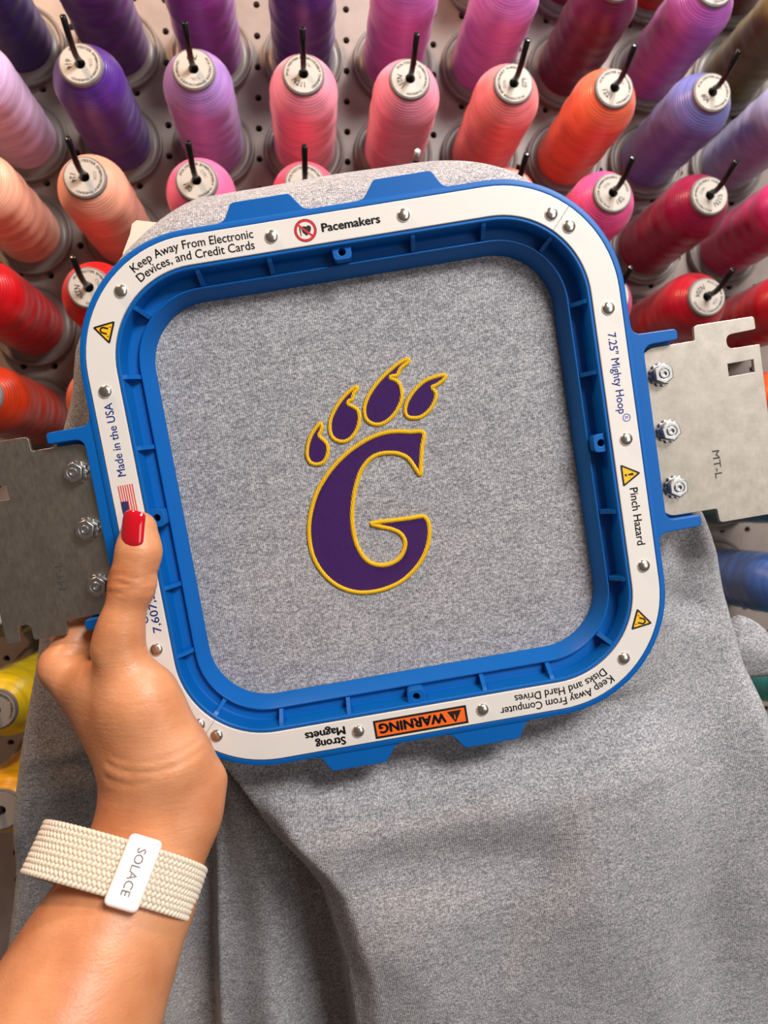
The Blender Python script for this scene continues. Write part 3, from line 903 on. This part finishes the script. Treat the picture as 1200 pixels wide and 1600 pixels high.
# no-pacemaker sign
sh = -13.7
strip_shape('sign_rim', [circ_(4.75), circ_(4.55)], sh, 109, M['ink'], S_LT)
strip_shape('sign_ring', [circ_(4.55), circ_(3.55)], sh, 109, M['red_ink'], S_LT)
heart = [(0.2, -2.4), (-1.3, -0.6), (-1.6, 0.6), (-1.2, 1.6), (-0.3, 1.9), (0.5, 1.4), (1.3, 2.0), (2.3, 1.6), (2.6, 0.6), (2.1, -0.6)]
strip_shape('sign_heart', [rnd_poly(heart, .5)], sh, 109, M['ink'], S_LT)
strip_shape('sign_lead', [[(-2.5, 1.4), (-1.9, 1.5), (-1.9, -2.0), (-2.3, -2.0)]], sh, 109, M['ink'], S_LT)
strip_shape('sign_bar', [[(-2.9, 2.3), (-2.3, 2.9), (2.9, -2.3), (2.3, -2.9)]], sh, 109, M['red_ink'], S_LT, ZP + 0.03)
# right side (clockwise offset = -y from its centre)
q0 = lambda h: quarter(h)
strip_text('printed_text', '7.25" Mighty Hoop', q0(107.2) - 46.2, q0(107.2) - 11.2, 107.2, SZ, M['blue_ink'], S_RB, 0.012)
RM, RT = q0(110.4) - 9.2, q0(109.5) - 9.2
strip_shape('trademark_ring', [circ_(1.75, 28), circ_(1.4, 28)], RM, 110.4, M['blue_ink'], S_RB)
strip_text('trademark_letter', 'R', RT - 0.6, RT + 0.7, 109.5, 2.4, M['blue_ink'], S_RB)
def warn_tri(s, h, parent, kind):
    t = rnd_poly([(-5.15, -3.6), (5.15, -3.6), (0, 5.1)], 0.7); t2 = rnd_poly([(-3.75, -2.75), (3.75, -2.75), (0, 3.5)], 0.25)
    strip_shape('warning_triangle', [t], s, h, M['ink'], parent)
    strip_shape('triangle_face', [t2], s, h, M['yellow_ink'], parent, ZP + 0.02)
    if kind == '!':
        strip_shape('exclamation_bar', [rnd_poly([(-0.35, -0.7), (0.35, -0.7), (0.6, 1.7), (-0.6, 1.7)], .25)], s, h, M['ink'], parent, ZP + 0.04)
        strip_shape('exclamation_dot', [circ_(0.55, 16, 0, -1.7)], s, h, M['ink'], parent, ZP + 0.04)
    else:
        u = [(1.5 * math.cos(a), 0.4 + 1.5 * math.sin(a)) for a in np.linspace(0, math.pi, 12)]
        i = [(0.75 * math.cos(a), 0.4 + 0.75 * math.sin(a)) for a in np.linspace(math.pi, 0, 12)]
        strip_shape('magnet_mark', [u + [(-1.5, -1.5), (-0.75, -1.5)] + i + [(0.75, -1.5), (1.5, -1.5)]], s, h, M['ink'], parent, ZP + 0.04)
        strip_shape('magnet_spark', [[(-2.4, -2.5), (-1.9, -1.5), (-1.7, -2.3)]], s, h, M['ink'], parent, ZP + 0.04)
        strip_shape('magnet_spark', [[(2.4, -2.5), (1.9, -1.5), (1.7, -2.3)]], s, h, M['ink'], parent, ZP + 0.04)
warn_tri(q0(108.3) + 15.6, 108.3, S_RB, '!')
strip_text('printed_text', 'Pinch Hazard', q0(107.5) + 21.6, q0(107.5) + 47.3, 107.5, SZ, M['ink'], S_RB, 0.016)
mag_s = q0(108.4) + CC + math.radians(22.4) * (108.4 - CC)
warn_tri(mag_s, 108.2, S_RB, 'm'); warn_tri(mag_s + half_per(108.4), 108.2, S_LT, 'm')
# bottom side
hb = half_per
strip_text('printed_text', 'Keep Away From Computer', hb(109.5) - 88.5, hb(109.5) - 36.0, 109.5, SZ, M['ink'], S_RB, 0.014)
strip_text('printed_text', 'Disks and Hard Drives', hb(104.9) - 85.5, hb(104.9) - 43.2, 104.9, SZ, M['ink'], S_RB, 0.014)
wb_s = hb(109.5)
strip_shape('warning_box', [rnd_poly([(-21.1, -4.2), (21.1, -4.2), (21.1, 4.2), (-21.1, 4.2)], .3)], wb_s, 109.5, M['ink'], S_RB)
strip_shape('warning_field', [[(-20.1, -3.2), (20.1, -3.2), (20.1, 3.2), (-20.1, 3.2)]], wb_s, 109.5, M['orange_ink'], S_RB, ZP + 0.02)
strip_text('printed_text', 'WARNING', hb(107.3) - 11.6, hb(107.3) + 19.0, 107.3, 6.1, M['ink'], S_RB, 0.055, ZP + 0.04)
strip_shape('warning_sign', [rnd_poly([(-18.7, -2.5), (-12.2, -2.5), (-15.45, 3.0)], .3)], wb_s, 109.5, M['ink'], S_RB, ZP + 0.04)
strip_shape('warning_sign_mark', [[(-15.6, -0.9), (-15.3, -0.9), (-15.15, 1.3), (-15.75, 1.3)]], wb_s, 109.5, M['orange_ink'], S_RB, ZP + 0.06)
strip_text('printed_text', 'Strong', hb(110.0) + 34.3, hb(110.0) + 48.0, 110.0, SZ, M['ink'], S_RB, 0.042)
strip_text('printed_text', 'Magnets', hb(105.4) + 33.8, hb(105.4) + 52.0, 105.4, SZ, M['ink'], S_RB, 0.042)
# left side (clockwise offset = +y from its centre)
q3 = lambda h: 3 * quarter(h)
strip_text('printed_text', 'Made in the USA', q3(107.2) + 20.2, q3(107.2) + 51.7, 107.2, SZ, M['blue_ink'], S_LT, 0.012)
strip_text('printed_text', '7,607,399', q3(105.3) - 49.4, q3(105.3) - 26.0, 105.3, SZ, M['blue_ink'], S_LT, 0.012)
strip_text('printed_text', 'U.S. Patent', q3(110.0) - 44.5, q3(110.0) - 20.0, 110.0, SZ, M['blue_ink'], S_LT, 0.012)
for k in range(7):
    w0 = 105.25 + k * 1.0
    strip_shape('flag_stripe', [[(4.0, w0 - 109), (16.4, w0 - 109), (16.4, w0 + .52 - 109), (4.0, w0 + .52 - 109)]], q3(109), 109, M['flag_red'], S_LT)
strip_shape('flag_canton', [[(4.0, -0.3), (9.4, -0.3), (9.4, 2.8), (4.0, 2.8)]], q3(109), 109, M['flag_blue'], S_LT, ZP + 0.02)

# ------------------------------------------------------------------ the hand (one continuous surface grown from a distance field)
def surface_net(F, origin, h):
    nx, ny, nz = F.shape
    ins = F < 0
    cube = [ins[i:nx - 1 + i, j:ny - 1 + j, k:nz - 1 + k] for i in (0, 1) for j in (0, 1) for k in (0, 1)]
    cnt = sum(c.astype(np.int8) for c in cube); act = (cnt > 0) & (cnt < 8)
    idx = np.full(act.shape, -1, np.int64); ii = np.argwhere(act); idx[act] = np.arange(len(ii))
    acc = np.zeros((len(ii), 3)); num = np.zeros(len(ii))
    cr = [(i, j, k) for i in (0, 1) for j in (0, 1) for k in (0, 1)]
    for a in range(8):
        for b in range(a + 1, 8):
            pa, pb = np.array(cr[a]), np.array(cr[b])
            if np.abs(pa - pb).sum() != 1: continue
            fa = F[tuple((ii + pa).T)]; fb = F[tuple((ii + pb).T)]
            ok = (fa < 0) != (fb < 0)
            t = np.where(ok, fa / np.where(ok, fa - fb, 1), 0)
            acc += np.where(ok[:, None], pa + (pb - pa) * t[:, None], 0); num += ok
    V = (ii + acc / num[:, None]) * h + origin
    Q = []
    for ax in range(3):
        sl0 = [slice(1, -1)] * 3; a, b = [q for q in range(3) if q != ax]
        s0 = ins.take(range(0, F.shape[ax] - 1), ax); s1 = ins.take(range(1, F.shape[ax]), ax)
        e = np.argwhere(s0 != s1)
        e = e[(e[:, a] > 0) & (e[:, b] > 0) & (e[:, a] < F.shape[a] - 1) & (e[:, b] < F.shape[b] - 1)]
        flip = s0[tuple(e.T)]
        da = np.zeros(3, int); da[a] = 1; db = np.zeros(3, int); db[b] = 1
        q = np.stack([idx[tuple((e - da - db).T)], idx[tuple((e - db).T)], idx[tuple(e.T)], idx[tuple((e - da).T)]], 1)
        par = (ax == 1)
        fl = flip ^ par
        q[~fl] = q[~fl][:, ::-1]
        Q.append(q)
    return V, np.concatenate(Q)

def seg_d(Pt, a, b):
    ab = b - a; t = np.clip(((Pt - a) @ ab) / (ab @ ab), 0, 1)
    return t, Pt - a - t[..., None] * ab
def smin(a, b, k):
    h = np.maximum(k - np.abs(a - b), 0) / k
    return np.minimum(a, b) - h * h * k * 0.25

# joints: photo pixel, distance; radii in mm; flat = how much thinner along the line of sight
PR = [  # (p0, p1, r0, r1, flat, blend)
 ((218, 826, 304.0), (217, 862, 303.0), 7.3, 8.5, 1.05, 4),       # thumb tip
 ((217, 862, 303.0), (207, 912, 302.5), 8.5, 8.8, 1.02, 5),
 ((207, 912, 302.5), (189, 978, 301.5), 8.5, 7.6, 1.0, 6),
 ((189, 978, 301.5), (184, 1014, 302), 7.7, 8.6, 1.0, 7),
 ((184, 1014, 302.5), (214, 1105, 304), 8.8, 13.5, 1.15, 9),       # thumb metacarpal
 ((216, 1105, 302), (256, 1190, 305), 15.0, 18.0, 1.15, 12),
 ((240, 1080, 304), (284, 1168, 306), 6.8, 6.6, 1.0, 10),          # thenar edge over the hoop corner
 ((99, 1048, 326), (216, 1192, 316), 9.4, 9.4, 0.9, 7),           # back of hand
 ((145, 1075, 318), (215, 1190, 314), 10.0, 14.0, 1.0, 10),
 ((160, 1075, 312), (212, 1180, 308), 10.0, 13.0, 1.0, 12),
 ((97, 1036, 327), (122, 1002, 333), 9.2, 8.6, 1.0, 6),            # index knuckle
 ((122, 1002, 333), (160, 957, 341), 8.4, 8.0, 1.0, 4),
 ((160, 957, 341), (176, 905, 341), 8.0, 6.8, 1.0, 4),
 ((112, 1066, 341), (110, 990, 352), 8.6, 8.2, 1.0, 5),            # middle finger behind
 ((110, 990, 352), (140, 925, 352), 8.0, 6.8, 1.0, 4),
 ((132, 1096, 347), (95, 1040, 362), 8.2, 7.6, 1.0, 5),            # ring finger
 ((95, 1040, 362), (110, 970, 364), 7.4, 6.4, 1.0, 4),
 ((160, 1126, 345), (112, 1086, 364), 7.2, 6.6, 1.0, 5),            # little finger
 ((112, 1086, 364), (104, 1030, 368), 6.4, 5.6, 1.0, 4),
 ((140, 1090, 332), (210, 1190, 322), 10.0, 12.0, 1.0, 8),        # palm depth
 ((212, 1208, 314), (210, 1262, 311), 9.0, 9.2, 1.0, 12),        # wrist
 ((326, 1220, 309), (308, 1268, 307), 7.9, 8.6, 1.0, 8),
 ((256, 1200, 310), (246, 1290, 308), 17.5, 18.5, 1.05, 12),
 ((206, 1268, 310), (170, 1390, 301), 9.5, 12.5, 1.0, 12),
 ((300, 1268, 307), (254, 1400, 298), 8.6, 11.0, 1.0, 12),
 ((244, 1290, 308), (186, 1428, 296), 18.5, 22.5, 1.05, 12),
 ((186, 1428, 296), (136, 1532, 285), 25.5, 29.0, 1.1, 14),
 ((136, 1532, 285), (82, 1655, 270), 29.5, 32.0, 1.08, 14),
 ((82, 1655, 270), (0, 1850, 245), 32.0, 38.0, 1.08, 14),
]
CREASE = [  # polylines (pixel, px), depth, width mm, depth mm : skin folds
 ([(168, 902), (190, 897), (215, 904), (238, 898)], 296, 0.9, 0.8), ([(164, 912), (185, 909), (208, 914), (232, 910)], 295, 0.9, 0.95), ([(163, 924), (185, 926), (206, 922), (230, 924)], 295, 0.9, 0.7),
 ([(104, 1008), (122, 1010), (140, 1002)], 322, 0.8, 0.7), ([(104, 1022), (122, 1024), (142, 1012)], 321, 0.8, 0.6),
 ([(146, 1000), (138, 1022), (134, 1046)], 309, 1.2, 0.7),
 ([(160, 1200), (200, 1208), (250, 1206), (300, 1190), (324, 1172)], 288, 1.0, 0.8), ([(158, 1222), (200, 1226), (235, 1220)], 290, 1.0, 0.7), ([(170, 1186), (210, 1192), (260, 1188), (310, 1168)], 288, 0.9, 0.5),
]
def build_hand():
    h = 1.15
    pts = np.array([cp(*p) for q in PR for p in q[:2]])
    lo = pts.min(0) - 46; hi = pts.max(0) + 46
    lo[1] = max(lo[1], cp(0, 1790, 250)[1])
    n = ((hi - lo) / h).astype(int) + 1
    ax = [lo[k] + h * np.arange(n[k]) for k in range(3)]
    F = np.full(tuple(n), 1e3, np.float32)
    for p0, p1, r0, r1, fl, kb in PR:
        a, b = cp(*p0), cp(*p1); pad = max(r0, r1) + 22
        i0 = [max(0, int((min(a[k], b[k]) - pad - lo[k]) / h)) for k in range(3)]
        i1 = [min(n[k], int((max(a[k], b[k]) + pad - lo[k]) / h) + 2) for k in range(3)]
        if any(i1[k] - i0[k] < 2 for k in range(3)): continue
        X, Y, Z = np.meshgrid(*[ax[k][i0[k]:i1[k]] for k in range(3)], indexing='ij')
        sc = np.array([1, 1, fl]); Pt = np.stack([X, Y, Z], -1) * sc
        t, dv = seg_d(Pt, a * sc, b * sc)
        d = (np.linalg.norm(dv, axis=-1) - (r0 + (r1 - r0) * t)).astype(np.float32)
        s = tuple(slice(i0[k], i1[k]) for k in range(3))
        F[s] = smin(F[s], d, kb)
    for line, dep, w, amt in CREASE:
        q = catmull([cp(x, y, dep) for x, y in line], 1.0, False)
        p_lo, p_hi = q.min(0) - [6, 6, 14], q.max(0) + [6, 6, 14]
        i0 = [max(0, int((p_lo[k] - lo[k]) / h)) for k in range(3)]; i1 = [min(n[k], int((p_hi[k] - lo[k]) / h) + 2) for k in range(3)]
        if any(i1[k] - i0[k] < 2 for k in range(3)): continue
        X, Y = np.meshgrid(ax[0][i0[0]:i1[0]], ax[1][i0[1]:i1[1]], indexing='ij')
        d2 = np.full(X.shape, 1e9)
        for p in q: d2 = np.minimum(d2, (X - p[0]) ** 2 + (Y - p[1]) ** 2)
        s = tuple(slice(i0[k], i1[k]) for k in range(3))
        F[s] += (amt * np.exp(-d2 / (w * w)))[:, :, None].astype(np.float32)
    V, Q = surface_net(F, lo, h)
    Wv = c2w(V); org = c2w(cp(182, 1428, 294))
    o = mesh_obj('person', (Wv - org) * 1000, Q, M['skin'], None, True)
    o.location = org
    sm = o.modifiers.new('relax', 'SMOOTH'); sm.factor = 0.5; sm.iterations = 3
    tag(o, "bare left hand and forearm gripping the hoop's left side, wearing a woven wristband", 'person')
    return o, org
hand, HORG = build_hand()

def build_nail():
    c = cp(201.5, 826, 294.8)
    up = np.array([0.03, 1.0, -0.10]); up /= np.linalg.norm(up)
    nrm = np.array([-0.32, 0.10, 0.94]); nrm -= up * (nrm @ up); nrm /= np.linalg.norm(nrm)
    rt = np.cross(up, nrm)
    nu, nv = 17, 21; v = []; f = []
    R_ = 7.4
    for lay in (0, 1):
        for j in range(nv):
            t = j / (nv - 1) * 2 - 1
            for i in range(nu):
                u = i / (nu - 1) * 2 - 1
                # squared-oval outline
                wd = 6.1 * (1 - 0.10 * max(0, -t) ** 2) * (1 - abs(t) ** 9) ** (1 / 4.5) if abs(t) < 1 else 6.1 * 0.55
                wd = max(wd, 3.8)
                a = u * wd / R_
                x = R_ * math.sin(a); zz = R_ * (math.cos(a) - 1)
                y = t * 7.9 - (0.9 * u * u if t > 0 else -0.9 * u * u) * abs(t)
                zz += -0.012 * (t * 7.9) ** 2
                edge = 1 - max(abs(u), abs(t)) ** 8
                hgt = 0.55 * edge if lay == 0 else -0.5
                v.append(c + rt * x + up * y + nrm * (zz + hgt))
    n = nu * nv
    for j in range(nv - 1):
        for i in range(nu - 1):
            q = (j * nu + i, j * nu + i + 1, (j + 1) * nu + i + 1, (j + 1) * nu + i)
            f.append(q); f.append(tuple(n + k for k in q[::-1]))
    ring_ = [i for i in range(nu)] + [j * nu + nu - 1 for j in range(1, nv)] + [(nv - 1) * nu + i for i in range(nu - 2, -1, -1)] + [j * nu for j in range(nv - 2, 0, -1)]
    for a, b in zip(ring_, ring_[1:] + ring_[:1]): f.append((b, a, a + n, b + n))
    Wv = (c2w(np.array(v)) - HORG) * 1000
    o = mesh_obj('thumb_nail', Wv, f, M['nail'], hand, True); o['label'] = 'glossy red polished thumb nail'
build_nail()

# ------------------------------------------------------------------ woven wristband
def build_band():
    a0, a1 = cp(231, 1300, 307), cp(168, 1462, 286)
    A = a0 - a1; A /= np.linalg.norm(A)                          # towards the hand
    c = cp(185, 1362, 301)
    E2 = np.array([0, 0, 1.]) - A * A[2]; E2 /= np.linalg.norm(E2)   # towards the viewer
    E1 = np.cross(E2, A) * -1; E1 = np.cross(A, E2)
    if E1[0] < 0: E1 = -E1
    ra, rb = 33.8, 27.0
    ph = np.linspace(0, 2 * math.pi, 721)
    def oval(p):                                                     # a squarish oval, a little looser at the left side
        cx, sy = np.cos(p), np.sin(p); e = 2 / 2.5
        return (ra * (1 + 0.03 * np.maximum(0, -cx)) * np.sign(cx) * np.abs(cx) ** e, rb * np.sign(sy) * np.abs(sy) ** e)
    xy = np.stack(oval(ph), 1)
    s = np.concatenate([[0], np.cumsum(np.linalg.norm(np.diff(xy, axis=0), axis=1))]); per = s[-1]
    def frame(sv):
        x, y = (np.interp(sv % per, s, xy[:, k]) for k in (0, 1))
        tx, ty = (np.interp((sv + .8) % per, s, xy[:, k]) - np.interp((sv - .8) % per, s, xy[:, k]) for k in (0, 1)); l = math.hypot(tx, ty); tx, ty = tx / l, ty / l
        t = E1 * tx + E2 * ty; nrm = E1 * ty - E2 * tx
        return c + E1 * x + E2 * y, t, nrm
    org = c2w(c)
    wb_ = empty('wristband'); wb_.location = org
    tag(wb_, 'cream braided nylon wristband with white plate around the wrist', 'wristband')
    W = 10.2
    # strap core
    v = []; f = []; m_ = 120; prof = [(-W, -0.6), (-W, 0.3), (W, 0.3), (W, -0.6)]
    for i in range(m_):
        p, t, nrm = frame(per * i / m_)
        for w, h in prof: v.append(p + A * w + nrm * h)
    for i in range(m_):
        for k in range(4):
            i2, k2 = (i + 1) % m_, (k + 1) % 4; f.append((i * 4 + k, i * 4 + k2, i2 * 4 + k2, i2 * 4 + k))
    mesh_obj('strap', (c2w(np.array(v)) - org) * 1000, f, M['braid'], wb_, True)
    # braid: little cords laid in a herringbone
    ev, ef = [], []
    sp = [(0, 0, 1)]
    seg, rings = 6, 4
    for r_ in range(1, rings):
        th = math.pi * r_ / rings
        for k in range(seg): sp.append((math.sin(th) * math.cos(2 * math.pi * k / seg), math.sin(th) * math.sin(2 * math.pi * k / seg), math.cos(th)))
    sp.append((0, 0, -1)); sp = np.array(sp); sf = []
    for k in range(seg): sf.append((0, 1 + k, 1 + (k + 1) % seg))
    for r_ in range(rings - 2):
        for k in range(seg): sf.append((1 + r_ * seg + k, 1 + (r_ + 1) * seg + k, 1 + (r_ + 1) * seg + (k + 1) % seg, 1 + r_ * seg + (k + 1) % seg))
    for k in range(seg): sf.append((len(sp) - 1, 1 + (rings - 2) * seg + (k + 1) % seg, 1 + (rings - 2) * seg + k))
    ncol = 10; pitch = 1.95; rows = int(per / pitch); pitch = per / rows
    for j in range(ncol):
        w = -W + (j + 0.5) * 2 * W / ncol
        for i in range(rows):
            p, t, nrm = frame((i + (0.5 if j % 2 else 0)) * pitch)
            an = math.radians(38) * (1 if j % 2 else -1)
            d1 = A * math.cos(an) + t * math.sin(an); d2 = np.cross(nrm, d1)
            q = p + A * w + nrm * 0.35
            b = len(ev)
            pts = q + np.outer(sp[:, 0] * 1.6, d1) + np.outer(sp[:, 1] * 0.95, d2) + np.outer(sp[:, 2] * 0.85, nrm)
            ev.extend(pts); ef.extend([tuple(b + k for k in q_) for q_ in sf])
    br = mesh_obj('braid', (c2w(np.array(ev)) - org) * 1000, ef, M['braid'], wb_, True); br['kind'] = 'stuff'
    # plate
    best = min(np.linspace(0, per, 800), key=lambda sv: abs(600 - FPX * frame(sv)[0][0] / frame(sv)[0][2] - 209) if frame(sv)[2][2] > 0 else 1e9)
    p, t, nrm = frame(best)
    rt = t if t[0] > 0 else -t
    o_ = rnd_poly([(-6.6, -12.9), (6.6, -12.9), (6.6, 12.9), (-6.6, 12.9)], 2.6, 6)
    me = curve_mesh('name_plate', [o_], 4.2, 1.2)
    Rm = np.stack([rt, A, np.cross(rt, A)], 1)
    if Rm[:, 2] @ nrm < 0: Rm[:, 2] *= -1
    CW = WB @ RB.T
    T = mat4(CW @ Rm, (c2w(p + nrm * 1.6) - org))
    me.transform(T)
    pl = link('name_plate', me, M['plate'], wb_); auto_smooth(pl, 50)
    pl['label'] = 'glossy white plate lettered SOLACE'
    tv, tf = text_data('SOLACE', 4.9, 0.012); w_ = tv[:, 0].max()
    q = np.stack([tv[:, 1] - 1.7, 8.6 - tv[:, 0] * 17.0 / w_, np.full(len(tv), 2.16)], 1)
    tm = mesh_data('engraved_name', q, tf); tm.transform(T)
    link('engraved_name', tm, M['plate_ink'], pl)
build_band()
bpy.context.view_layer.update()
